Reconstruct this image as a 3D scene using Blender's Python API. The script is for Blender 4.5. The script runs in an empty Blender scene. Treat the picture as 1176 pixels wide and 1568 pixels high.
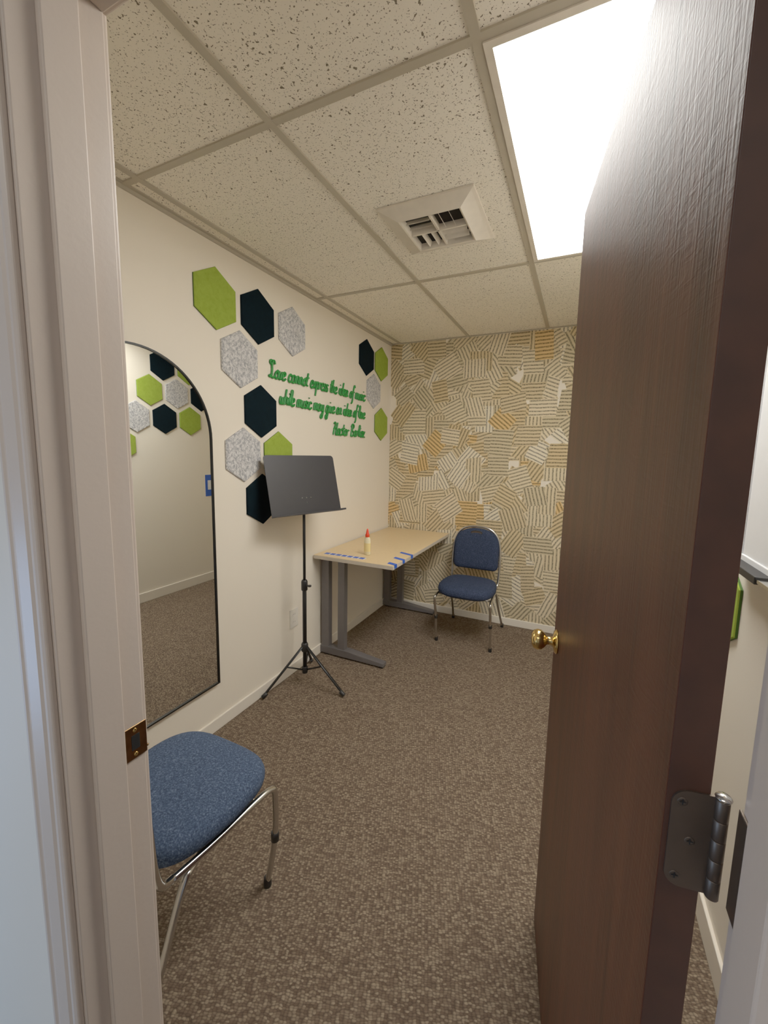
import bpy, bmesh, math, random
from mathutils import Vector, Matrix
random.seed(7)
scene=bpy.context.scene
A=1.5923; BK=3.4448; C=0.4413; H=2.3946
YR=0.4214; YH=0.300; JL=-0.659; JR=0.149; HEAD=2.045

# ------------------------------------------------------------------ colours / node helpers
def lin(c):
    c=c/255.0
    return c/12.92 if c<=0.04045 else ((c+0.055)/1.055)**2.4
def rgb(r,g,b): return (lin(r),lin(g),lin(b),1.0)
class NT:
    def __init__(s,name):
        s.m=bpy.data.materials.new(name); s.m.use_nodes=True
        s.t=s.m.node_tree; s.n=s.t.nodes; s.l=s.t.links
        s.b=s.n['Principled BSDF']; s.o=s.n['Material Output']
    def new(s,typ,**kw):
        n=s.n.new(typ)
        for k,v in kw.items():
            if k in n.inputs.keys(): n.inputs[k].default_value=v
            else: setattr(n,k,v)
        return n
    def link(s,a,b): s.l.new(a,b)
    def coord(s,kind='Object',scale=(1,1,1),rot=(0,0,0)):
        tc=s.new('ShaderNodeTexCoord'); mp=s.new('ShaderNodeMapping')
        mp.inputs['Scale'].default_value=scale; mp.inputs['Rotation'].default_value=rot
        s.link(tc.outputs[kind],mp.inputs['Vector']); return mp.outputs['Vector']
    def noise(s,vec,scale,detail=4,rough=.5,dist=0):
        n=s.new('ShaderNodeTexNoise'); n.inputs['Scale'].default_value=scale; n.inputs['Detail'].default_value=detail
        n.inputs['Roughness'].default_value=rough; n.inputs['Distortion'].default_value=dist
        s.link(vec,n.inputs['Vector']); return n.outputs['Fac']
    def ramp(s,fac,stops,interp='LINEAR'):
        r=s.new('ShaderNodeValToRGB'); r.color_ramp.interpolation=interp
        e=r.color_ramp.elements
        while len(e)<len(stops): e.new(0.5)
        for i,(p,c) in enumerate(stops):
            e[i].position=p; e[i].color=c if len(c)==4 else (*c,1)
        s.link(fac,r.inputs['Fac']); return r.outputs['Color']
    def mix(s,fac,a,b,mode='MIX'):
        m=s.new('ShaderNodeMix',data_type='RGBA',blend_type=mode)
        for sock,v in ((m.inputs[0],fac),(m.inputs[6],a),(m.inputs[7],b)):
            if hasattr(v,'links'): s.link(v,sock)
            else: sock.default_value=v
        return m.outputs[2]
    def math(s,op,a,b=0.0,c=None):
        m=s.new('ShaderNodeMath',operation=op)
        vals=[a,b] if c is None else [a,b,c]
        for i,v in enumerate(vals):
            if hasattr(v,'links'): s.link(v,m.inputs[i])
            else: m.inputs[i].default_value=v
        return m.outputs[0]
    def bump(s,h,strength=.3,dist=.002):
        b=s.new('ShaderNodeBump'); b.inputs['Strength'].default_value=strength; b.inputs['Distance'].default_value=dist
        s.link(h,b.inputs['Height']); s.link(b.outputs['Normal'],s.b.inputs['Normal'])
    def set(s,rough=.5,metal=0,color=None,spec=None,coat=None):
        s.b.inputs['Roughness'].default_value=rough; s.b.inputs['Metallic'].default_value=metal
        if color is not None:
            if hasattr(color,'links'): s.link(color,s.b.inputs['Base Color'])
            else: s.b.inputs['Base Color'].default_value=color
        if spec is not None: s.b.inputs['Specular IOR Level'].default_value=spec
        if coat is not None: s.b.inputs['Coat Weight'].default_value=coat
        return s
def plain(name,c,rough=.5,metal=0,spec=None,var=.04,nscale=30):
    t=NT(name); v=t.coord()
    n=t.noise(v,nscale,2)
    hi=tuple(min(1,x*(1+var)) for x in c[:3])+(1,); lo=tuple(x*(1-var) for x in c[:3])+(1,)
    t.set(rough,metal,t.ramp(n,[(.3,lo),(.7,hi)]),spec); return t.m

def paint(name,c,rough=.45,bs=.12,sc=180):
    t=NT(name); v=t.coord(); n=t.noise(v,sc,2); n2=t.noise(v,2.5,1)
    lo=tuple(x*.965 for x in c[:3])+(1,)
    t.set(rough,0,t.mix(n2,lo,c)); t.bump(n,bs,.001); return t.m
M={}
M['wall']=paint('wall_paint',rgb(240,229,210),.55,.15,120)
M['wallR']=paint('wall_paint_right',rgb(240,231,214),.55,.15,120)
M['trim']=paint('trim_paint',rgb(220,203,187),.35,.25,90)
M['base']=paint('baseboard_paint',rgb(238,229,213),.4,.1)
M['hall']=paint('hall_paint',rgb(196,198,200),.6,.1)
M['black']=plain('black_metal',rgb(16,17,19),.38,.3)
M['blackplastic']=plain('black_plastic',rgb(13,13,15),.5)
M['tray']=plain('tray_black_metal',rgb(36,35,40),.42,.2)
M['chrome']=plain('chrome',rgb(200,198,195),.18,1,var=.02)
M['nickel']=plain('satin_nickel',rgb(98,86,76),.42,.85,var=.06)
M['brass']=plain('polished_brass',rgb(222,186,112),.16,1,var=.03)
M['oldbrass']=plain('worn_brass',rgb(160,124,84),.32,1,var=.15,nscale=80)
M['dark']=plain('dark_void',rgb(7,7,8),.9)
M['greymetal']=plain('grey_powdercoat',rgb(102,98,98),.42,.25)
M['tabletop']=plain('table_laminate',rgb(222,192,142),.35,0,var=.03,nscale=60)
M['tableedge']=plain('table_edge_band',rgb(198,186,168),.45)
M['tape']=plain('blue_tape',rgb(2,76,190),.55)
M['tapew']=plain('white_tape',rgb(225,228,232),.6)
M['gluebody']=plain('glue_plastic',rgb(240,228,186),.35)
M['gluelabel']=plain('glue_label',rgb(238,214,140),.45)
M['gluecap']=plain('glue_cap_orange',rgb(240,54,10),.35)
M['plate']=plain('outlet_plastic',rgb(228,221,208),.3)
M['vent']=plain('vent_enamel',rgb(222,212,196),.4)
M['gridm']=plain('ceiling_grid_enamel',rgb(180,170,150),.45,var=.02)
M['textg']=plain('green_lettering',rgb(12,134,42),.4,var=.05)
M['white']=plain('whiteboard',rgb(238,240,242),.15,var=.01)
M['signblue']=plain('sign_blue',rgb(20,80,190),.5)

def felt(name,c,c2,scale,amt):
    t=NT(name); v=t.coord(); n=t.noise(v,scale,5,.7,.6)
    t.set(.95,0,t.ramp(n,[(.5-amt,c2),(.5+amt,c)]),.1); return t.m
M['fgreen']=felt('felt_green',rgb(148,172,62),rgb(134,158,48),40,.2)
M['fblack']=felt('felt_dark_teal',rgb(5,20,27),rgb(3,13,19),40,.2)
M['fgrey']=felt('felt_marled_grey',rgb(216,214,212),rgb(150,150,153),75,.08)
M['fgreenE']=plain('felt_green_edge',rgb(58,94,26),.95)

def fabric(name,a,b,c,sc):
    t=NT(name); v=t.coord()
    n=t.noise(v,sc,2,.6); n2=t.noise(v,25,2)
    col=t.ramp(n,[(.3,a),(.52,b),(.75,c)])
    t.set(.92,0,t.mix(t.math('MULTIPLY',n2,.4),col,b),.15)
    t.bump(n,.6,.0015); return t.m
M['fabric']=fabric('blue_upholstery',rgb(38,49,70),rgb(62,79,106),rgb(112,128,152),210)
M['fabricB']=fabric('navy_upholstery',rgb(20,27,43),rgb(40,50,74),rgb(70,80,104),200)

def carpet():
    t=NT('loop_carpet'); v=t.coord(rot=(0,0,math.radians(-20)))
    nv=t.new('ShaderNodeTexNoise'); nv.inputs['Scale'].default_value=45; nv.inputs['Detail'].default_value=1; t.link(v,nv.inputs['Vector'])
    add=t.new('ShaderNodeVectorMath',operation='MULTIPLY_ADD')
    t.link(nv.outputs['Color'],add.inputs[0]); add.inputs[1].default_value=(.010,.010,0); t.link(v,add.inputs[2])
    mp=t.new('ShaderNodeMapping'); mp.inputs['Scale'].default_value=(98,182,1); t.link(add.outputs[0],mp.inputs['Vector'])
    vo=t.new('ShaderNodeTexVoronoi'); vo.voronoi_dimensions='2D'; vo.inputs['Scale'].default_value=1; vo.inputs['Randomness'].default_value=.5
    t.link(mp.outputs['Vector'],vo.inputs['Vector'])
    sep=t.new('ShaderNodeSeparateColor'); t.link(vo.outputs['Color'],sep.inputs[0])
    fine=t.noise(v,260,2,.6); big=t.noise(v,2.2,2)
    c=t.ramp(sep.outputs[0],[(.0,rgb(84,67,52)),(.35,rgb(108,90,73)),(.7,rgb(138,120,98)),(1,rgb(164,146,121))])
    e=t.ramp(vo.outputs['Distance'],[(.25,(0,0,0)),(.65,(1,1,1))])
    c=t.mix(t.math('MULTIPLY',e,.75),c,rgb(48,36,28))
    c=t.mix(t.math('MULTIPLY',fine,.4),c,rgb(88,72,58))
    c=t.mix(t.math('MULTIPLY',big,.3),c,rgb(108,91,75))
    t.set(.95,0,c,.1)
    t.bump(t.math('SUBTRACT',t.math('MULTIPLY',fine,.3),vo.outputs['Distance']),.5,.003); return t.m
M['carpet']=carpet()

def tile():
    t=NT('acoustic_tile'); v=t.coord()
    v2=t.coord(rot=(0,0,.6))
    n=t.noise(v,130,1,.5,.5); n2=t.noise(v2,230,1,.5,.3)
    a=t.ramp(n,[(.0,(0,0,0)),(.30,(0,0,0)),(.34,(1,1,1))]); b=t.ramp(n2,[(0,(0,0,0)),(.29,(0,0,0)),(.34,(1,1,1))])
    k=t.math('MULTIPLY',a,b)
    t.set(.9,0,t.mix(k,rgb(118,106,86),rgb(246,238,222)),.1); return t.m
M['tile']=tile()

def wood():
    t=NT('stained_wood_door')
    v=t.coord(scale=(6,20,1.0)); n=t.noise(v,1.5,5,.6,1.1)
    v3=t.coord(scale=(3,5,.5)); n3=t.noise(v3,1.5,2,.5,2.4)
    v2=t.coord(scale=(40,34,120)); n2=t.noise(v2,.6,2,.6,1.4)
    v4=t.coord(scale=(40,240,7)); n4=t.noise(v4,1,2,.6)
    c=t.ramp(n,[(.25,rgb(40,16,7)),(.5,rgb(72,35,19)),(.75,rgb(98,54,32))])
    c=t.mix(t.math('MULTIPLY',n4,.35),c,rgb(38,16,8))
    c=t.mix(t.ramp(n3,[(.35,(0,0,0)),(.65,(.6,.6,.6))]),c,rgb(92,47,28))
    t.set(.48,0,c,.30,.08); t.b.inputs['Coat Roughness'].default_value=.3
    t.bump(t.math('ADD',t.math('MULTIPLY',n2,.9),n4),.5,.0015); return t.m
M['wood']=wood()
M['wooddark']=plain('door_edge_stain',rgb(60,31,18),.5,0,var=.2,nscale=25)

def mirror():
    t=NT('mirror_glass'); t.set(.0,1,rgb(236,238,236)); return t.m
M['mirror']=mirror()
def emis(name,c,s):
    t=NT(name); t.n.remove(t.b); e=t.new('ShaderNodeEmission'); e.inputs['Color'].default_value=c; e.inputs['Strength'].default_value=s
    t.link(e.outputs[0],t.o.inputs['Surface']); return t.m
M['lens']=emis('fluorescent_lens',(1,.97,.91,1),7.0)
M['hallfill']=emis('hall_fill_glow',(1,.94,.87,1),2.0)  # emission for the added fill panel in the hall

def paper():
    t=NT('sheet_music_paper')
    uv=t.new('ShaderNodeUVMap'); sep=t.new('ShaderNodeSeparateXYZ'); t.link(uv.outputs[0],sep.inputs[0])
    at=t.new('ShaderNodeAttribute'); at.attribute_name='tint'
    pitch=.027
    mpw=t.new('ShaderNodeMapping'); mpw.inputs['Scale'].default_value=(14,14,1); t.link(uv.outputs[0],mpw.inputs['Vector'])
    wob=t.math('MULTIPLY',t.math('SUBTRACT',t.noise(mpw.outputs['Vector'],1,1),.5),.008)
    fr=t.math('FRACT',t.math('DIVIDE',t.math('ADD',sep.outputs['Y'],wob),pitch))
    base=at.outputs['Color']
    mp=t.new('ShaderNodeMapping'); mp.inputs['Scale'].default_value=(95,200,1); t.link(uv.outputs[0],mp.inputs['Vector'])
    nz=t.noise(mp.outputs['Vector'],1,2,.75)
    inside=t.ramp(fr,[(0,(0,0,0)),(.28,(0,0,0)),(.34,(1,1,1)),(.66,(1,1,1)),(.72,(0,0,0)),(1,(0,0,0))])
    notes=t.ramp(nz,[(0,(1,1,1)),(.46,(1,1,1)),(.54,(0,0,0))])
    ink=t.math('MULTIPLY',inside,t.math('ADD',t.math('MULTIPLY',notes,.5),.34))
    gap=t.ramp(fr,[(0,(1,1,1)),(.04,(1,1,1)),(.08,(0,0,0)),(.92,(0,0,0)),(.96,(1,1,1)),(1,(1,1,1))])
    c=t.mix(ink,base,rgb(40,34,26))
    c=t.mix(t.math('MULTIPLY',gap,.3),c,rgb(240,230,208))
    t.set(.8,0,c,.2); return t.m
M['paper']=paper()

# ------------------------------------------------------------------ mesh builder
class G:
    def __init__(s): s.v=[];s.f=[];s.m=[];s.sm=[];s.mats=[]
    def mi(s,name):
        if name not in s.mats: s.mats.append(name)
        return s.mats.index(name)
    def raw(s,vs,fs,mat,smooth=False,M4=None):
        o=len(s.v)
        for p in vs:
            p=Vector(p); s.v.append(M4@p if M4 else p)
        k=s.mi(mat)
        for f in fs: s.f.append([o+i for i in f]); s.m.append(k); s.sm.append(smooth)
    def box(s,a,b,mat,M4=None):
        x0,y0,z0=a;x1,y1,z1=b
        vs=[(x0,y0,z0),(x1,y0,z0),(x1,y1,z0),(x0,y1,z0),(x0,y0,z1),(x1,y0,z1),(x1,y1,z1),(x0,y1,z1)]
        s.raw(vs,[(0,3,2,1),(4,5,6,7),(0,1,5,4),(1,2,6,5),(2,3,7,6),(3,0,4,7)],mat,False,M4)
    def prism(s,pts,ax,lo,hi,mat,M4=None,side=None):
        n=len(pts)
        def mk(p,h):
            return {0:(h,p[0],p[1]),1:(p[0],h,p[1]),2:(p[0],p[1],h)}[ax]
        vs=[mk(p,lo) for p in pts]+[mk(p,hi) for p in pts]
        s.raw(vs,[tuple(range(n))[::-1],tuple(range(n,2*n))],mat,False,M4)
        s.raw(vs,[(i,(i+1)%n,n+(i+1)%n,n+i) for i in range(n)],side or mat,False,M4)
    def loft(s,rings,mat,caps=True,smooth=True,M4=None,closed=True):
        n=len(rings[0]);vs=[p for r in rings for p in r];fs=[]
        for k in range(len(rings)-1):
            for i in range(n):
                j=(i+1)%n
                fs.append((k*n+i,k*n+j,(k+1)*n+j,(k+1)*n+i))
        if caps:
            fs.append(tuple(range(n))[::-1]); fs.append(tuple(range((len(rings)-1)*n,len(rings)*n)))
        s.raw(vs,fs,mat,smooth,M4)
    def tube(s,path,r,mat,n=12,sub=6,M4=None,smooth_path=True,ry=None):
        P=[Vector(p) for p in path]
        if smooth_path and len(P)>2:
            Q=[]
            for i in range(len(P)-1):
                p0=P[max(i-1,0)];p1=P[i];p2=P[i+1];p3=P[min(i+2,len(P)-1)]
                for k in range(sub):
                    t=k/sub
                    Q.append(.5*((2*p1)+(p2-p0)*t+(2*p0-5*p1+4*p2-p3)*t*t+(3*p1-p0-3*p2+p3)*t**3))
            Q.append(P[-1]);P=Q
        t0=(P[1]-P[0]).normalized()
        up=Vector((0,0,1)) if abs(t0.z)<.9 else Vector((1,0,0))
        u=t0.cross(up).normalized();w=t0.cross(u).normalized();rings=[]
        for i,p in enumerate(P):
            t=((P[min(i+1,len(P)-1)]-P[max(i-1,0)])).normalized()
            u=(u-t*u.dot(t)).normalized();w=t.cross(u).normalized()
            rr=r[min(i*len(r)//len(P),len(r)-1)] if isinstance(r,(list,tuple)) else r
            rings.append([p+u*rr*math.cos(2*math.pi*k/n)+w*(ry or rr)*math.sin(2*math.pi*k/n) for k in range(n)])
        s.loft(rings,mat,True,True,M4)
    def lathe(s,prof,mat,org=(0,0,0),axis='z',n=24,M4=None):
        rings=[]
        o=Vector(org)
        for r,h in prof:
            ring=[]
            for k in range(n):
                a=2*math.pi*k/n;c,d=r*math.cos(a),r*math.sin(a)
                ring.append(o+Vector({'z':(c,d,h),'x':(h,c,d),'y':(d,h,c)}[axis]))
            rings.append(ring)
        s.loft(rings,mat,True,True,M4)
    def done(s,name,bevel=0,seg=2,loc=None,rot=None):
        me=bpy.data.meshes.new(name); me.from_pydata([tuple(p) for p in s.v],[],s.f)
        for k in s.mats: me.materials.append(M[k])
        for i,p in enumerate(me.polygons): p.material_index=s.m[i]; p.use_smooth=s.sm[i]
        bm=bmesh.new();bm.from_mesh(me);bmesh.ops.recalc_face_normals(bm,faces=bm.faces);bm.to_mesh(me);bm.free()
        me.update()
        ob=bpy.data.objects.new(name,me); bpy.context.collection.objects.link(ob)
        if loc: ob.location=loc
        if rot: ob.rotation_euler=rot
        if bevel:
            b=ob.modifiers.new('bevel','BEVEL');b.width=bevel;b.segments=seg;b.limit_method='ANGLE';b.angle_limit=math.radians(50)
        return ob

# ------------------------------------------------------------------ room shell
X0,X1,YB=-2.3,1.5,-1.7
g=G(); g.box((X0,YB,-.05),(X1,BK+.1,0),'carpet'); g.done('floor')
g=G(); g.box((-A,YR-.02,H),(C,BK,H+.06),'tile'); g.done('ceiling')
g=G(); g.box((-A-.1,YR,0),(-A,BK+.1,H+.06),'wall'); g.done('wall_left')
g=G(); g.box((C,YR,0),(C+.1,BK+.1,H+.06),'wallR'); g.done('wall_right')
g=G(); g.box((-A,BK,0),(C,BK+.1,H+.06),'wall'); g.done('wall_back')
g=G()
g.box((X0,YH,0),(JL-.02,YR,H+.06),'wall'); g.box((JR+.02,YH,0),(X1,YR,H+.06),'wall'); g.box((JL-.02,YH,HEAD+.02),(JR+.02,YR,H+.06),'wall')
g.done('wall_front')
# hallway shell
g=G(); g.box((X0-.1,YB,0),(X0,YH,H+.06),'hall'); g.done('wall_hall_left')
g=G(); g.box((X1,YB,0),(X1+.1,YH,H+.06),'hall'); g.done('wall_hall_right')
g=G(); g.box((X0-.1,YB-.1,0),(X1+.1,YB,H+.06),'hall'); g.done('wall_hall_back')
g=G(); g.box((X0,YB,H),(X1,YH,H+.06),'tile'); g.done('ceiling_hall')

# ceiling grid
GX=[-1.5045,-.8945,-.2845,.3255]; GY=[1.0516,2.2716]
g=G(); z0,z1=H-.006,H+.001; hw=.012
for x in GX: g.box((x-hw,YR,z0),(x+hw,BK,z1),'gridm')
for y in GY:
    g.box((-A,y-hw,z0+.0005),(C,y+hw,z1),'gridm')
g.box((-A,YR,z0-.012),(-A+.008,BK,z1),'gridm');g.box((-A,YR,z0+.001),(-A+.022,BK,z1),'gridm')
g.box((C-.022,YR,z0+.001),(C,BK,z1),'gridm');g.box((-A,BK-.022,z0+.001),(C,BK,z1),'gridm');g.box((-A,YR,z0+.001),(C,YR+.022,z1),'gridm')
g.done('trim_ceiling_grid')

# baseboards
g=G(); g.box((-A,YR,0),(-A+.011,BK,.065),'base'); g.done('baseboard_left',.003)
g=G(); g.box((C-.011,YR,0),(C,BK,.09),'base'); g.done('baseboard_right',.003)
g=G(); g.box((-A+.011,BK-.014,0),(C-.011,BK,.06),'base'); g.done('baseboard_back',.003)
g=G(); g.box((-A+.011,YR,0),(JL-.08,YR+.011,.065),'base'); g.box((JR+.08,YR,0),(C-.011,YR+.011,.065),'base'); g.done('baseboard_front',.003)

# light fixture
g=G()
fx0,fx1,fy0,fy1=GX[2]+.012,GX[3]-.012,GY[0]+.012,GY[1]-.012
zt,zb_=H-.0005,H-.009; w_=.02
for a,b in [((fx0,fy0),(fx1,fy0+w_)),((fx0,fy1-w_),(fx1,fy1)),((fx0,fy0+w_),(fx0+w_,fy1-w_)),((fx1-w_,fy0+w_),(fx1,fy1-w_))]:
    g.box((a[0],a[1],zb_),(b[0],b[1],zt),'vent')
g.box((fx0+w_,fy0+w_,H-.006),(fx1-w_,fy1-w_,H-.001),'lens')
g.done('ceiling_light_panel')
g=G(); g.box((-.9,-1.2,H-.012),(.3,-.6,H-.002),'hallfill')  # unseen glowing panel, added to light the hall side of the doorway
for a,b in [((-.93,-1.23),(.33,-1.2)),((-.93,-.6),(.33,-.57)),((-.93,-1.2),(-.9,-.6)),((.3,-1.2),(.33,-.6))]:
    g.box((a[0],a[1],H-.016),(b[0],b[1],H-.001),'vent')
g.done('hall_fill_panel')

# vent
g=G(); vx0,vx1,vy0,vy1=-.80,-.41,1.56,1.955; 
def ringpts(x0,x1,y0,y1,z): return [(x0,y0,z),(x1,y0,z),(x1,y1,z),(x0,y1,z)]
g.loft([ringpts(vx0,vx1,vy0,vy1,H-.001),ringpts(vx0,vx1,vy0,vy1,H-.008),ringpts(vx0+.012,vx1-.012,vy0+.012,vy1-.012,H-.012),
        ringpts(vx0+.066,vx1-.066,vy0+.066,vy1-.066,H-.034),ringpts(vx0+.072,vx1-.072,vy0+.072,vy1-.072,H-.032),ringpts(vx0+.075,vx1-.075,vy0+.075,vy1-.075,H-.004)],'vent',False,False)
ix0,ix1,iy0,iy1=vx0+.075,vx1-.075,vy0+.075,vy1-.075
g.raw(ringpts(ix0,ix1,iy0,iy1,H-.004),[(0,1,2,3)],'dark')
cx,cy=(ix0+ix1)/2,(iy0+iy1)/2
g.box((cx-.004,iy0,H-.030),(cx+.004,iy1,H-.004),'vent'); g.box((ix0,cy-.004,H-.030),(ix1,cy+.004,H-.004),'vent')
def slat(p,q,nrm,w=.010):
    p=Vector(p);q=Vector(q);nrm=Vector(nrm)
    a=[p+Vector((0,0,-.028)),q+Vector((0,0,-.028)),q+nrm*w+Vector((0,0,-.010)),p+nrm*w+Vector((0,0,-.010))]
    th=Vector((0,0,.0025))
    g.raw([*a,*[k+th for k in a]],[(0,1,2,3),(7,6,5,4),(0,4,5,1),(1,5,6,2),(2,6,7,3),(3,7,4,0)],'vent')
for i in range(2):
    o=.036+.042*i
    slat((cx-.010,iy0+o,H),(cx-.112,iy0+o,H),(0,1,0))
    slat((cx+o,cy-.01,H),(cx+o,iy0+.004,H),(-1,0,0))
    slat((cx+.010,iy1-o,H),(cx+.112,iy1-o,H),(0,-1,0))
    slat((cx-o,cy+.01,H),(cx-o,iy1-.004,H),(1,0,0))
g.done('ceiling_vent')

# ------------------------------------------------------------------ door frame
g=G()
g.box((JL-.02,YH,0),(JL,YR,HEAD+.02),'trim'); g.box((JR,YH,0),(JR+.02,YR,HEAD+.02),'trim'); g.box((JL,YH,HEAD),(JR,YR,HEAD+.02),'trim')
sy0,sy1=.334,.382
g.box((JL,sy0,0),(JL+.011,sy1,HEAD),'trim'); g.box((JR-.011,sy0,0),(JR,sy1,HEAD),'trim'); g.box((JL+.011,sy0,HEAD-.011),(JR-.011,sy1,HEAD),'trim')
prof=[(.006,0),(.006,.008),(.012,.011),(.020,.010),(.024,.013),(.046,.016),(.052,.014),(.057,.0175),(.064,.0175),(.066,0)]
def casing(g,y,sgn):
    for side in (-1,1):
        e=JL if side<0 else JR
        pts=[(e+side*a,y-sgn*b) for a,b in prof]
        g.prism(pts,2,0,HEAD+.066,'trim')
    pts=[(y-sgn*b,HEAD+a) for a,b in prof]
    g.prism(pts,0,JL-.066,JR+.066,'trim')
casing(g,YH,1); casing(g,YR,-1)
g.done('door_frame',.0022,2)
# strike plate
g=G(); zc=.928
g.box((JL,.386,zc-.030),(JL+.0018,.4235,zc+.030),'oldbrass'); g.box((JL+.0005,.396,zc-.014),(JL+.0022,.411,zc+.014),'dark')
g.tube([(JL+.0018,.4235,zc-.02),(JL-.0006,.4265,zc-.02)],.002,'oldbrass',6)
g.lathe([(.0001,.0035),(.003,.003),(.0042,.0017)],'brass',(JL,.403,zc+.022),'x',12); g.lathe([(.0001,.0035),(.003,.003),(.0042,.0017)],'brass',(JL,.403,zc-.022),'x',12)
g.done('strike_plate',.0006,1)

# ------------------------------------------------------------------ door
W=.785;TH=.035
g=G(); g.box((0,0,.012),(TH,W,2.033),'wood'); g.box((.0008,-.0006,.0125),(TH-.0008,.001,2.0325),'wooddark')
kz=.935;ky=W-.062
for sx,o in((-1,0),(1,TH)):
    pf=[(.0001,0),(.031,0),(.032,.003),(.028,.008),(.014,.011),(.011,.016),(.011,.026),(.019,.032),(.026,.040),(.0275,.050),(.024,.060),(.014,.0655),(.0001,.067)]
    g.lathe([(r,o+sx*h) for r,h in pf],'brass',(0,ky,kz),'x',28)
g.box((.008,W-.0005,kz-.028),(.027,W+.0015,kz+.028),'brass')
for hz in (.25,1.078,1.83):
    h2=.0495; r=.014; pts=[]
    x0,x1=.0045,TH+.006
    pts=[(x1,hz-h2),(x1,hz+h2)]
    for k in range(7):
        a=math.pi/2+k*math.pi/12; pts.append((x0+r+r*math.cos(a),hz+h2-r+r*math.sin(a)))
    for k in range(7):
        a=math.pi+k*math.pi/12; pts.append((x0+r+r*math.cos(a),hz-h2+r+r*math.sin(a)))
    g.prism(pts,1,-.0026,-.0004,'nickel')
    for sx_,sz_ in((.013,.038),(.022,.0),(.013,-.038)):
        g.lathe([(.0045,-.0027),(.0036,-.0032),(.0016,-.0031),(.0012,-.0028),(.0001,-.0028)],'nickel',(sx_,0,hz+sz_),'y',14)
        g.box((sx_-.0028,-.0036,hz+sz_-.0005),(sx_+.0028,-.0030,hz+sz_+.0005),'dark'); g.box((sx_-.0005,-.0036,hz+sz_-.0028),(sx_+.0005,-.0030,hz+sz_+.0028),'dark')
    bx,by=TH+.008,-.004
    for k in range(5):
        za=hz-h2+k*.0198
        g.lathe([(.0001,za),(.0052,za),(.0055,za+.0006),(.0055,za+.0188),(.0052,za+.0194),(.0001,za+.0194)],'nickel',(bx,by,0),'z',18)
    g.lathe([(.0001,hz+h2-.001),(.0060,hz+h2),(.0066,hz+h2+.002),(.005,hz+h2+.004),(.0001,hz+h2+.005)],'chrome',(bx,by,0),'z',18)
g.done('door_1',.0012,2,loc=(.0944,.4264,0),rot=(0,0,math.radians(9.12)))
g=G()
for hz in (.25,1.078,1.83): g.box((JR-.0022,.386,hz-.0495),(JR,.4235,hz+.0495),'nickel')
g.done('hinge_jamb_leaf',.0005,1)

# ------------------------------------------------------------------ mirror
g=G(); mc,mr,zb,zs=1.05,.355,.255,1.475
def arch(r,zb_,n=40):
    pts=[(mc-r,zb_),(mc+r,zb_)]
    for k in range(n+1):
        a=math.pi*k/n; pts.append((mc+r*math.cos(a),zs+r*math.sin(a)))
    return pts
g.prism(arch(mr-.006,zb+.006),0,-A+.004,-A+.016,'mirror',side='black')
o=arch(mr,zb);i_=arch(mr-.007,zb+.007);n=len(o)
vs=[(-A+.001,*p) for p in o]+[(-A+.022,*p) for p in o]+[(-A+.022,*p) for p in i_]+[(-A+.001,*p) for p in i_]
fs=[]
for k in range(n):
    j=(k+1)%n
    for q in range(3): fs.append((q*n+k,q*n+j,(q+1)*n+j,(q+1)*n+k))
g.raw(vs,fs,'black'); g.done('wall_mirror')

# ------------------------------------------------------------------ felt hexagons
def hexa(name,x,sg,y,z,R,mat):
    g=G()
    def ring(r,xx): return [(sg*(xx-x),r*math.sin(k*math.pi/3),r*math.cos(k*math.pi/3)) for k in range(6)]
    rings=[ring(R,x+.001),ring(R,x+.007),ring(R-.004,x+.010)]
    g.loft(rings[:2],'fgreenE' if mat=='fgreen' else mat,False,False)
    g.loft(rings[1:],mat,False,False); g.raw(rings[2],[(0,1,2,3,4,5)],mat)
    return g.done(name,loc=(x,y,z))
cn={'g':'fgreen','b':'fblack','w':'fgrey'}; nm={'g':'green_hexagon_panel','b':'dark_hexagon_panel','w':'grey_hexagon_panel'}
nm2={'g':'green_felt_hexagon','b':'dark_felt_hexagon','w':'grey_felt_hexagon'}
for y,z,c in [(1.465,2.13,'g'),(1.745,2.13,'b'),(2.03,2.13,'w'),(1.61,1.885,'w'),(1.755,1.64,'b'),(1.62,1.405,'w'),(1.895,1.40,'g'),(1.755,1.16,'b'),
              (2.965,2.18,'b'),(3.235,2.18,'g'),(3.095,1.935,'w'),(3.245,1.675,'g')]:
    hexa(nm[c],-A,1,y,z,.141,cn[c])
for y,z,c in [(2.66,2.205,'b'),(2.94,2.205,'g'),(2.52,1.96,'g'),(2.80,1.96,'w'),(3.08,1.96,'b'),(2.38,1.71,'w'),(2.66,1.71,'b'),(2.94,1.71,'g'),(2.24,1.46,'g'),(1.55,.995,'g')]:
    hexa(nm2[c],C,-1,y,z,.141,cn[c])

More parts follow.
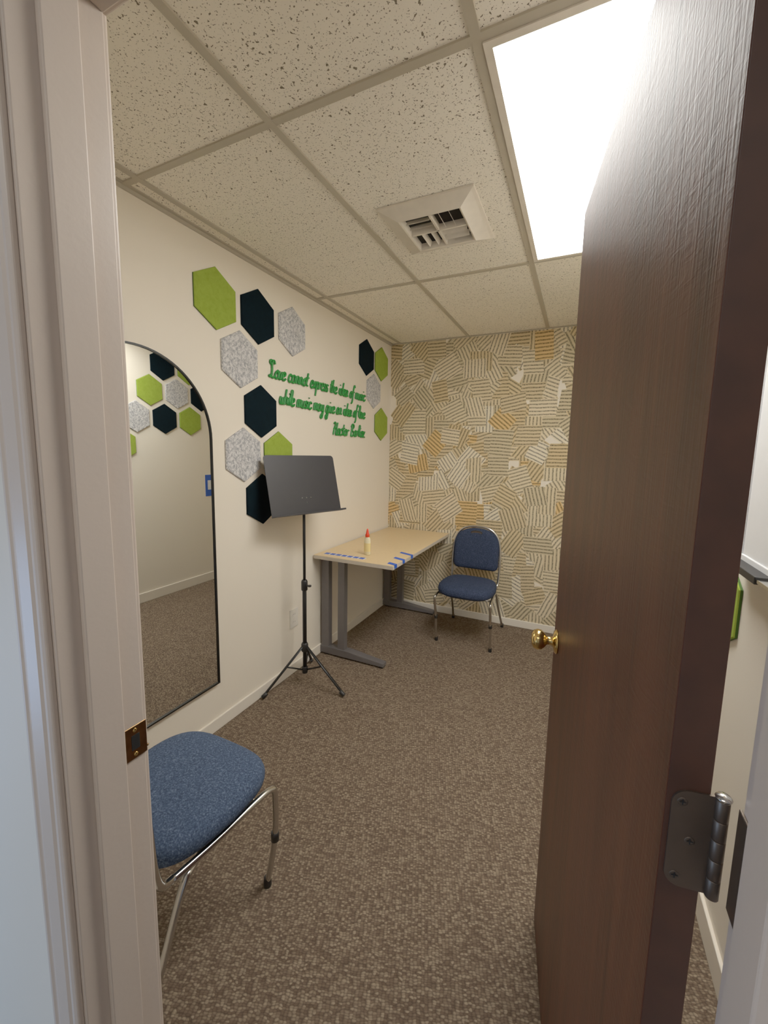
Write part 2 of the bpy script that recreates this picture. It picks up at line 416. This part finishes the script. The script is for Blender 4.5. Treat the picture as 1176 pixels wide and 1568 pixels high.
# ------------------------------------------------------------------ script lettering
GL={
'a':(1.12,[[(.85,.85),(.5,1),(.1,.6),(.15,.1),(.5,0),(.82,.5),(.9,.95)],[(.9,.95),(.82,.2),(1.1,.1)]]),
'c':(.88,[[(.8,.8),(.5,1),(.1,.6),(.15,.1),(.5,0),(.9,.25)]]),
'd':(1.12,[[(.85,.85),(.5,1),(.1,.6),(.15,.1),(.5,0),(.85,.5)],[(1.0,2),(.9,1),(.85,.2),(1.1,.1)]]),
'e':(.85,[[(.1,.45),(.6,.6),(.7,.9),(.45,1.02),(.12,.6),(.2,.1),(.5,0),(.88,.25)]]),
'f':(.75,[[(.95,1.75),(.75,2.1),(.5,1.7),(.38,.5),(.25,-.8),(.0,-.9)],[(.05,1),(.8,1.02)]]),
'g':(1.1,[[(.85,.85),(.5,1),(.1,.6),(.15,.1),(.5,0),(.82,.5),(.9,.95)],[(.9,.95),(.82,-.5),(.5,-1),(.1,-.75),(.5,-.3),(1.15,.15)]]),
'h':(1.0,[[(.3,2),(.2,1),(.1,0)],[(.12,.5),(.5,1),(.75,.8),(.75,.2),(1.05,.1)]]),
'i':(.45,[[(.2,1),(.15,.2),(.45,.08)],[(.28,1.5),(.3,1.56)]]),
'l':(.5,[[(.1,.3),(.55,1.6),(.4,2.05),(.22,1.6),(.15,.3),(.5,.08)]]),
'm':(1.35,[[(.1,1),(.1,0)],[(.1,.5),(.4,1),(.58,.7),(.55,0)],[(.55,.5),(.9,1),(1.08,.7),(1.05,.15),(1.35,.1)]]),
'n':(.95,[[(.1,1),(.1,0)],[(.1,.5),(.45,1),(.68,.7),(.66,.15),(.95,.1)]]),
'o':(.92,[[(.5,1),(.1,.6),(.2,.05),(.6,.05),(.8,.6),(.5,1),(.95,.85)]]),
'p':(.95,[[(.25,1),(.1,-1)],[(.15,.5),(.5,1),(.85,.7),(.7,.1),(.2,.1)]]),
'r':(.72,[[(.1,1),(.1,0)],[(.1,.55),(.35,.95),(.7,.9)]]),
's':(.74,[[(.65,.9),(.35,1),(.15,.75),(.55,.4),(.5,.05),(.1,.05)]]),
't':(.62,[[(.35,1.8),(.25,1),(.2,.2),(.55,.08)],[(0,1.15),(.62,1.2)]]),
'u':(1.0,[[(.1,1),(.12,.2),(.4,0),(.75,.4),(.82,1)],[(.82,1),(.78,.2),(1.0,.1)]]),
'v':(.85,[[(.05,1),(.3,0),(.7,.9),(.9,.85)]]),
'w':(1.12,[[(.05,1),(.15,.1),(.4,.1),(.52,.9)],[(.52,.9),(.58,.1),(.82,.1),(.98,.9),(1.15,.88)]]),
'x':(.8,[[(.1,1),(.35,.5),(.7,0)],[(.7,1),(.35,.5),(.05,0)]]),
'y':(.95,[[(.1,1),(.15,.3),(.4,.1),(.75,.5),(.8,1)],[(.8,1),(.7,-.6),(.35,-1),(.1,-.75),(.5,-.3),(.98,.15)]]),
'z':(.85,[[(.1,1),(.4,.95),(.7,1)],[(.7,1),(.1,0)],[(.1,0),(.5,.08),(.85,0)]]),
'L':(1.25,[[(1.0,1.7),(.65,2.1),(.35,1.7),(.5,.9),(.3,.1),(.0,.15),(.3,.25),(.8,0),(1.25,.25)],[(.3,1.55),(.0,1.7),(-.15,2.0),(.2,2.1)]]),
'H':(1.35,[[(.0,1.8),(.4,2),(.25,1),(.15,0)],[(1.2,2),(1.05,1),(1.05,0),(1.25,.1)],[(.1,1),(1.1,1.1)]]),
'B':(1.3,[[(.35,2),(.25,1),(.15,0)],[(.0,1.6),(.5,2.1),(1,1.75),(.5,1.1),(1.05,.6),(.7,0),(.1,.1)]]),
' ':(.72,[])}
cu=bpy.data.curves.new('wall_quote_lettering','CURVE');cu.dimensions='3D';cu.bevel_depth=.0061;cu.bevel_resolution=2;cu.resolution_u=5;cu.use_fill_caps=True
def line(txt,y0,y1,zb,xh):
    tot=sum(GL[c][0] for c in txt)
    s=(y1-y0)/tot; pen=0
    for c in txt:
        w,st=GL[c]
        for poly in st:
            sp=cu.splines.new('BEZIER');sp.bezier_points.add(len(poly)-1)
            for bp,(px,py) in zip(sp.bezier_points,poly):
                yy=y0+(pen+px)*s+.20*py*xh; zz=zb+py*xh
                bp.co=(-A+.0073,yy,zz);bp.handle_left_type=bp.handle_right_type='AUTO'
        pen+=w
line('Love cannot express the idea of music',1.82,2.94,1.836,.045)
line('while music may give an idea of love',1.905,2.94,1.698,.045)
line('Hector Berlioz',2.470,2.94,1.551,.043)
tob=bpy.data.objects.new('wall_quote_lettering',cu);bpy.context.collection.objects.link(tob);cu.materials.append(M['textg'])
dg=bpy.context.evaluated_depsgraph_get();me=bpy.data.meshes.new_from_object(tob.evaluated_get(dg));bpy.data.objects.remove(tob)
tob=bpy.data.objects.new('wall_quote_lettering',me);bpy.context.collection.objects.link(tob)
if not me.materials: me.materials.append(M['textg'])

# ------------------------------------------------------------------ sheet music wallpaper
def clip(poly,ax,val,keep_less):
    out=[]
    for i in range(len(poly)):
        p,q=poly[i],poly[(i+1)%len(poly)]
        ip=(p[ax]<=val) if keep_less else (p[ax]>=val); iq=(q[ax]<=val) if keep_less else (q[ax]>=val)
        if ip: out.append(p)
        if ip!=iq:
            t=(val-p[ax])/(q[ax]-p[ax]); out.append(tuple(p[k]+(q[k]-p[k])*t for k in range(4)))
    return out
vs=[];fs=[];uvs=[];cols=[]
tints=[(218,198,158),(208,186,144),(226,208,172),(210,186,140),(232,219,190),(206,180,132),(220,202,164),(202,184,146)]
pts=[]
nx,nz=13,14
for r_ in range(3):
    for i in range(nx):
        for j in range(nz):
            pts.append((-A+(i+.5+random.uniform(-.5,.5))*(A+C)/nx,.05+(j+.5+random.uniform(-.5,.5))*(H-.05)/nz))
random.shuffle(pts)
for n_,(px,pz) in enumerate(pts):
    w,h=random.uniform(.13,.21),random.choice([.135,.162,.189,.216])
    a=random.choice([0,90,random.uniform(-80,80),random.uniform(-80,80),random.uniform(-80,80),random.uniform(-80,80)])*math.pi/180
    ca,sa=math.cos(a),math.sin(a);ou,ov=random.uniform(0,5),random.randint(0,9)*.027
    sk=random.uniform(-.02,.02);sk2=random.uniform(-.02,.02)
    poly=[(px+ca*u-sa*v,pz+sa*u+ca*v,u+ou,v+h/2+ov) for u,v in((-w/2+sk,-h/2),(w/2+sk2,-h/2),(w/2-sk,h/2),(-w/2-sk2,h/2))]
    for ax,val,kl in((0,-A+.001,False),(0,C-.001,True),(1,.058,False),(1,H-.008,True)):
        if poly: poly=clip(poly,ax,val,kl)
    if len(poly)<3: continue
    o=len(vs);y=BK-.0006-n_*.0000065
    tc=random.choice(tints); 
    if random.random()<.05: tc=(218,178,112)
    for p in poly: vs.append((p[0],y,p[1]));uvs.append((p[2],p[3]));cols.append((lin(tc[0]),lin(tc[1]),lin(tc[2]),1))
    fs.append(tuple(range(o,o+len(poly))))
me=bpy.data.meshes.new('sheet_music_wallpaper');me.from_pydata(vs,[],fs)
ul=me.uv_layers.new(name='UVMap')
for lp in me.loops: ul.data[lp.index].uv=uvs[lp.vertex_index]
ca_=me.color_attributes.new('tint','FLOAT_COLOR','POINT')
for i,c in enumerate(cols): ca_.data[i].color=c
me.materials.append(M['paper']);wo=bpy.data.objects.new('sheet_music_wallpaper',me);bpy.context.collection.objects.link(wo)

# ------------------------------------------------------------------ outlet, whiteboard, sign
g=G(); g.box((-A+.0005,1.982,.305),(-A+.006,2.062,.425),'plate')
for z in(.34,.39):
    g.prism([(2.022+.017*math.cos(a*math.pi/8),z+.0155*math.sin(a*math.pi/8)) for a in range(16)],0,-A+.006,-A+.0075,'plate')
    for dy in(-.006,.006): g.box((-A+.007,2.022+dy-.001,z-.002),(-A+.0079,2.022+dy+.001,z+.006),'dark')
g.done('wall_outlet',.0015)
g=G(); g.box((C-.012,.56,1.17),(C-.002,1.43,1.95),'white')
for a,b in[((.545,1.15),(1.445,1.17)),((.545,1.95),(1.445,1.965)),((.545,1.17),(.56,1.95)),((1.43,1.17),(1.445,1.95))]: g.box((C-.016,a[0],a[1]),(C-.002,b[0],b[1]),'white')
g.box((C-.045,.62,1.140),(C-.0165,1.41,1.150),'chrome'); g.box((C-.048,1.22,1.136),(C-.014,1.425,1.155),'blackplastic')
g.done('whiteboard',.002)
g=G(); g.box((C-.003,3.10,.93),(C-.001,3.32,1.16),'signblue'); g.box((C-.0036,3.13,1.0),(C-.0028,3.2,1.10),'tapew'); g.done('wall_sign')

# ------------------------------------------------------------------ table
TX1=-.990;TY0=2.225;TY1=BK-.016;TZ=.738
g=G(); g.box((-A+.013,TY0,TZ-.026),(TX1,TY1,TZ-.002),'tableedge'); g.box((-A+.013,TY0+.001,TZ-.003),(TX1-.001,TY1,TZ),'tabletop')
for yc in (2.335,3.36):
    for xc,wd in((-1.545,.03),(-1.415,.026)):
        g.box((xc-wd,yc-.022,.055),(xc+wd,yc+.022,TZ-.026),'greymetal')
    a=[(-1.58,yc-.03,.012),(-1.58,yc+.03,.012),(-1.58,yc+.03,.062),(-1.58,yc-.03,.062)]
    b=[(-1.36,yc-.03,.012),(-1.36,yc+.03,.012),(-1.36,yc+.03,.060),(-1.36,yc-.03,.060)]
    c=[(-1.085,yc-.026,.012),(-1.085,yc+.026,.012),(-1.085,yc+.024,.034),(-1.085,yc-.024,.034)]
    g.loft([a,b,c],'greymetal',True,False)
    g.box((-1.12,yc-.02,0),(-1.09,yc+.02,.013),'blackplastic');g.box((-1.56,yc-.02,0),(-1.52,yc+.02,.013),'blackplastic')
    g.box((-1.55,yc-.02,TZ-.055),(-1.06,yc+.02,TZ-.026),'greymetal')
g.box((-1.44,2.335,TZ-.07),(-1.415,3.36,TZ-.026),'greymetal')
g.done('work_table',.004,2)
g=G()
def tp(x0,x1,y,w,sk,mat,drop=True):
    z=TZ+.0007
    g.raw([(x0,y+sk,z),(x1,y,z),(x1,y+w,z),(x0,y+w+sk,z)],[(0,1,2,3)],mat)
    if drop: g.raw([(x1,y,z),(x1+.0012,y,TZ-.022),(x1+.0012,y+w,TZ-.022),(x1,y+w,z)],[(0,1,2,3)],mat)
tp(-1.05,TX1+.0006,2.245,.040,.02,'tape');tp(-1.07,TX1+.0006,2.375,.038,.03,'tape');tp(-1.09,TX1+.0006,2.52,.036,.035,'tape')
g.done('tape_strip')
g=G(); z=TZ+.0005
g.box((-1.53,2.275,z),(-1.22,2.315,z+.0012),'tapew')
for k in range(7): g.box((-1.53+k*.0445,2.277,z+.001),(-1.53+k*.0445+.034,2.313,z+.0018),'tape')
g.done('paper_ruler')
g=G(); z=TZ
def ell(r1,r2,zz,n=24): return [(-1.262+r1*math.cos(2*math.pi*k/n),2.40+r2*math.sin(2*math.pi*k/n),z+zz) for k in range(n)]
g.loft([ell(.020,.014,0.0005),ell(.0235,.016,.004),ell(.0235,.016,.095),ell(.021,.015,.112),ell(.013,.012,.124),ell(.012,.012,.128)],'gluebody')
g.loft([ell(.0238,.0163,.025),ell(.0238,.0163,.082)],'gluelabel',False)
g.loft([ell(.0145,.0145,.124),ell(.0145,.0145,.140),ell(.011,.011,.146),ell(.006,.006,.172),ell(.0045,.0045,.180)],'gluecap')
g.done('glue_bottle')

# ------------------------------------------------------------------ music stand
px_,py_=-1.44,1.935
g=G()
g.tube([(px_,py_,.10),(px_,py_,.66)],.0125,'black',16); g.tube([(px_,py_,.6),(px_,py_,1.13)],.0085,'black',14)
g.lathe([(.0001,.60),(.017,.60),(.019,.605),(.019,.655),(.015,.665),(.0001,.665)],'blackplastic',(px_,py_,0),'z',18)
g.tube([(px_,py_,.635),(px_+.045,py_-.01,.635)],.006,'blackplastic',10); g.lathe([(.0001,.0),(.010,.002),(.011,.012),(.0001,.014)],'blackplastic',(px_+.045,py_-.01,.63),'z',12)
g.lathe([(.0001,.215),(.019,.215),(.021,.225),(.021,.26),(.016,.27),(.0001,.27)],'blackplastic',(px_,py_,0),'z',18)
g.lathe([(.0001,.075),(.016,.075),(.018,.085),(.018,.115),(.0001,.12)],'blackplastic',(px_,py_,0),'z',18)
for fx_,fy_ in((-1.562,1.69),(-1.15,1.925),(-1.562,2.175)):
    d=Vector((fx_-px_,fy_-py_,0));L=d.length;d.normalize()
    p0=Vector((px_,py_,.245))+d*.018;p1=Vector((px_,py_,.02))+d*(L-.01)
    g.tube([p0,p1],.0095,'black',10,ry=.006)
    q=p0.lerp(p1,.42);g.tube([Vector((px_,py_,.098))+d*.012,q],.005,'black',8)
    g.tube([p1+Vector((0,0,.010))-d*.02,p1-Vector((0,0,.008))+d*.008],.0125,'blackplastic',10)
T=Vector((-1.470,1.94,1.405)); n_=Vector((.952,-.305,0)); u_=Vector((.305,.952,0))
Bm=T+n_*.085+Vector((0,0,-.335)); dn=(Bm-T).normalized(); fn=dn.cross(u_).normalized()
if fn.dot(n_)<0: fn=-fn
hl=.242; Lh=(Bm-T).length
def tp3(u,s,o): return T+u_*u+dn*s+fn*o
out=[]
for cx_,cs,a0 in((-hl+.02,.02,180),(hl-.02,.02,270),(hl-.004,Lh-.004,0),(-hl+.004,Lh-.004,90)):
    rr=.02 if cs<.1 else .004
    for k in range(5):
        a=math.radians(a0+k*22.5); out.append((cx_+rr*math.cos(a),cs+rr*math.sin(a)))
n2=len(out)
vsx=[tp3(a,b,0) for a,b in out]+[tp3(a,b,.0025) for a,b in out]
g.raw(vsx,[tuple(range(n2)),tuple(range(n2,2*n2))[::-1]]+[(i,(i+1)%n2,n2+(i+1)%n2,n2+i) for i in range(n2)],'tray')
def tbox(u0,u1,s0,s1,o0,o1,mat):
    P=[tp3(u,s,o) for o in(o0,o1) for u,s in((u0,s0),(u1,s0),(u1,s1),(u0,s1))]
    g.raw(P,[(0,3,2,1),(4,5,6,7),(0,1,5,4),(1,2,6,5),(2,3,7,6),(3,0,4,7)],mat)
tbox(-hl,hl,Lh-.003,Lh,0,.052,'tray'); tbox(-hl,hl,Lh-.010,Lh,.050,.0525,'tray')
tbox(-.03,.03,Lh*.45,Lh*.62,-.02,0,'black'); tbox(-.012,.012,Lh*.35,Lh*.9,-.028,-.004,'black')
for a,b in((0,Lh*.72),(.03,Lh*.72),(-.03,Lh*.72),(0,Lh*.8)): tbox(a-.003,a+.003,b-.003,b+.003,.002,.0035,'chrome')
g.done('music_stand',.0008,1)

# ------------------------------------------------------------------ chairs (local: faces -Y)
def chair(loc,rot,fxx,ff,rf,fab,back_lean=.03):
    g=G(); sw,sd_=.210,.203; n=48
    def outline(k,inset,z,dz=0):
        a=2*math.pi*k/n; c,s=math.cos(a),math.sin(a); e=.55
        x=(sw-inset)*math.copysign(abs(c)**e,c); y=(sd_-inset)*math.copysign(abs(s)**(e if s>0 else .62),s)
        taper=1-.10*max(0,y/sd_)
        zz=z - (.010*max(0,-y/sd_)**3)
        return (x*taper,y,zz)
    rings=[]
    for ins,z in((.012,.405),(.003,.412),(0,.425),(0,.438),(.004,.450),(.012,.459),(.028,.466),(.06,.471),(.11,.474),(.16,.475)):
        rings.append([outline(k,ins,z) for k in range(n)])
    g.loft(rings,fab)
    g.loft([[outline(k,.03,.392) for k in range(n)],[outline(k,.018,.407) for k in range(n)]],'blackplastic')
    r=.0095
    for s in(-1,1):
        g.tube([(s*.175,.17,.386),(s*.19,.05,.386),(s*.198,-.09,.386),(s*.203,-.155,.380),(s*.205,-.172,.35),(s*.204,(-.165+ff)/2,.20),(s*fxx,ff,.012)],r,'chrome',12)
        g.tube([(s*.160,.05,.372),(s*.178,.11,.370),(s*.188,.15,.35),(s*.192,(.16+rf)/2,.19),(s*fxx*1.02,rf,.012)],r,'chrome',12)
        for fy in(ff,rf):
            xx=s*fxx*(1 if fy==ff else 1.02)
            g.lathe([(.0001,0),(.0125,0),(.0135,.004),(.012,.03),(.0098,.034)],'blackplastic',(xx,fy,0),'z',14)
        g.lathe([(.0098,.0),(.013,.002),(.013,.03),(.0098,.032)],'blackplastic',(s*(.204),(ff-.165)/2,.19),'z',12)
    g.tube([(-.19,.06,.380),(.19,.06,.380)],.007,'chrome',10); g.tube([(-.195,-.10,.380),(.195,-.10,.380)],.007,'chrome',10)
    def by(z): return .215+back_lean*(z-.45)/.4
    pa=[(-.172,.16,.384),(-.184,.20,.41),(-.188,by(.47),.47),(-.190,by(.6),.6),(-.182,by(.72),.72),(-.150,by(.80),.80),(-.09,by(.845),.845),(0,by(.858),.858),(.09,by(.845),.845),(.150,by(.80),.80),(.182,by(.72),.72),(.190,by(.6),.6),(.188,by(.47),.47),(.184,.20,.41),(.172,.16,.384)]
    g.tube(pa,.0098,'chrome',12)
    def bo(ins,o):
        pts=[];w=.178-ins
        z0=.515+ins;zt=.845-ins;zm=.70
        for k in range(25):
            a=math.pi*k/24; x=w*math.cos(a); z=zm+(zt-zm)*abs(math.sin(a))**.75
            pts.append((x,z))
        for k in range(9):
            a=math.pi+math.pi/2*k/8; pts.append((-w+.04+.04*math.cos(a),z0+.04+.04*math.sin(a)))
        for k in range(9):
            a=-math.pi/2+math.pi/2*k/8; pts.append((w-.04+.04*math.cos(a),z0+.04+.04*math.sin(a)))
        return [(x,by(z)+o,z) for x,z in pts]
    g.loft([bo(.012,.022),bo(.002,.018),bo(0,.006),bo(0,-.008),bo(.004,-.018),bo(.014,-.026),bo(.035,-.031),bo(.07,-.033)],fab)
    zc_=.812
    rim=[(.042*math.cos(a*math.pi/12),by(zc_)-.031,zc_+.012*math.sin(a*math.pi/12)) for a in range(24)]
    g.raw(rim,[tuple(range(24))],'nickel')
    g.tube([(.045*math.cos(a*math.pi/6),by(zc_)-.029,zc_+.015*math.sin(a*math.pi/6)) for a in range(13)],.004,'blackplastic',8,3)
    return g.done('stacking_chair',0,loc=loc,rot=(0,0,rot))
chair((-.70,2.985,0),0,.205,-.10,.385,'fabricB')
chair((-1.002,.740,0),math.pi,.165,-.175,.29,'fabric')

# ------------------------------------------------------------------ lights
ld=bpy.data.lights.new('hall_cool_fill','AREA');ld.shape='RECTANGLE';ld.size=1.0;ld.size_y=1.0;ld.energy=5.5;ld.color=(.36,.60,1)  # added cool area light, tints the lower left frame; no window there
lo=bpy.data.objects.new('hall_cool_fill',ld);bpy.context.collection.objects.link(lo);lo.location=(-1.9,-.9,.55)
lo.rotation_euler=(Vector((-.7,.3,.20))-Vector(lo.location)).to_track_quat('-Z','Y').to_euler()
w=bpy.data.worlds.new('world');scene.world=w;w.use_nodes=True;w.node_tree.nodes['Background'].inputs[0].default_value=(.8,.85,1,1);w.node_tree.nodes['Background'].inputs[1].default_value=.3
scene.view_settings.view_transform='Standard'; scene.view_settings.look='None'; scene.view_settings.exposure=0.95; scene.view_settings.gamma=1.36

# ------------------------------------------------------------------ camera
f,cx0,cy0,yaw,pit,rol,h=623.3089,590.7007,769.7125,25.2059,6.9867,1.0831,1.4299
y,t,r=[math.radians(q) for q in(yaw,pit,rol)]
F=Vector((-math.sin(y)*math.cos(t),math.cos(y)*math.cos(t),-math.sin(t)))
R0=Vector((math.cos(y),math.sin(y),0));U0=R0.cross(F)
R=math.cos(r)*R0+math.sin(r)*U0;U=-math.sin(r)*R0+math.cos(r)*U0
cd=bpy.data.cameras.new('camera');co=bpy.data.objects.new('camera',cd);bpy.context.collection.objects.link(co)
m=Matrix(((R.x,U.x,-F.x,0),(R.y,U.y,-F.y,0),(R.z,U.z,-F.z,h),(0,0,0,1)))
co.matrix_world=m
cd.sensor_fit='VERTICAL';cd.sensor_height=24;cd.lens=24*f/1568.0
cd.shift_x=(588-cx0)/1568.0; cd.shift_y=(cy0-784)/1568.0
cd.clip_start=.01
scene.camera=co
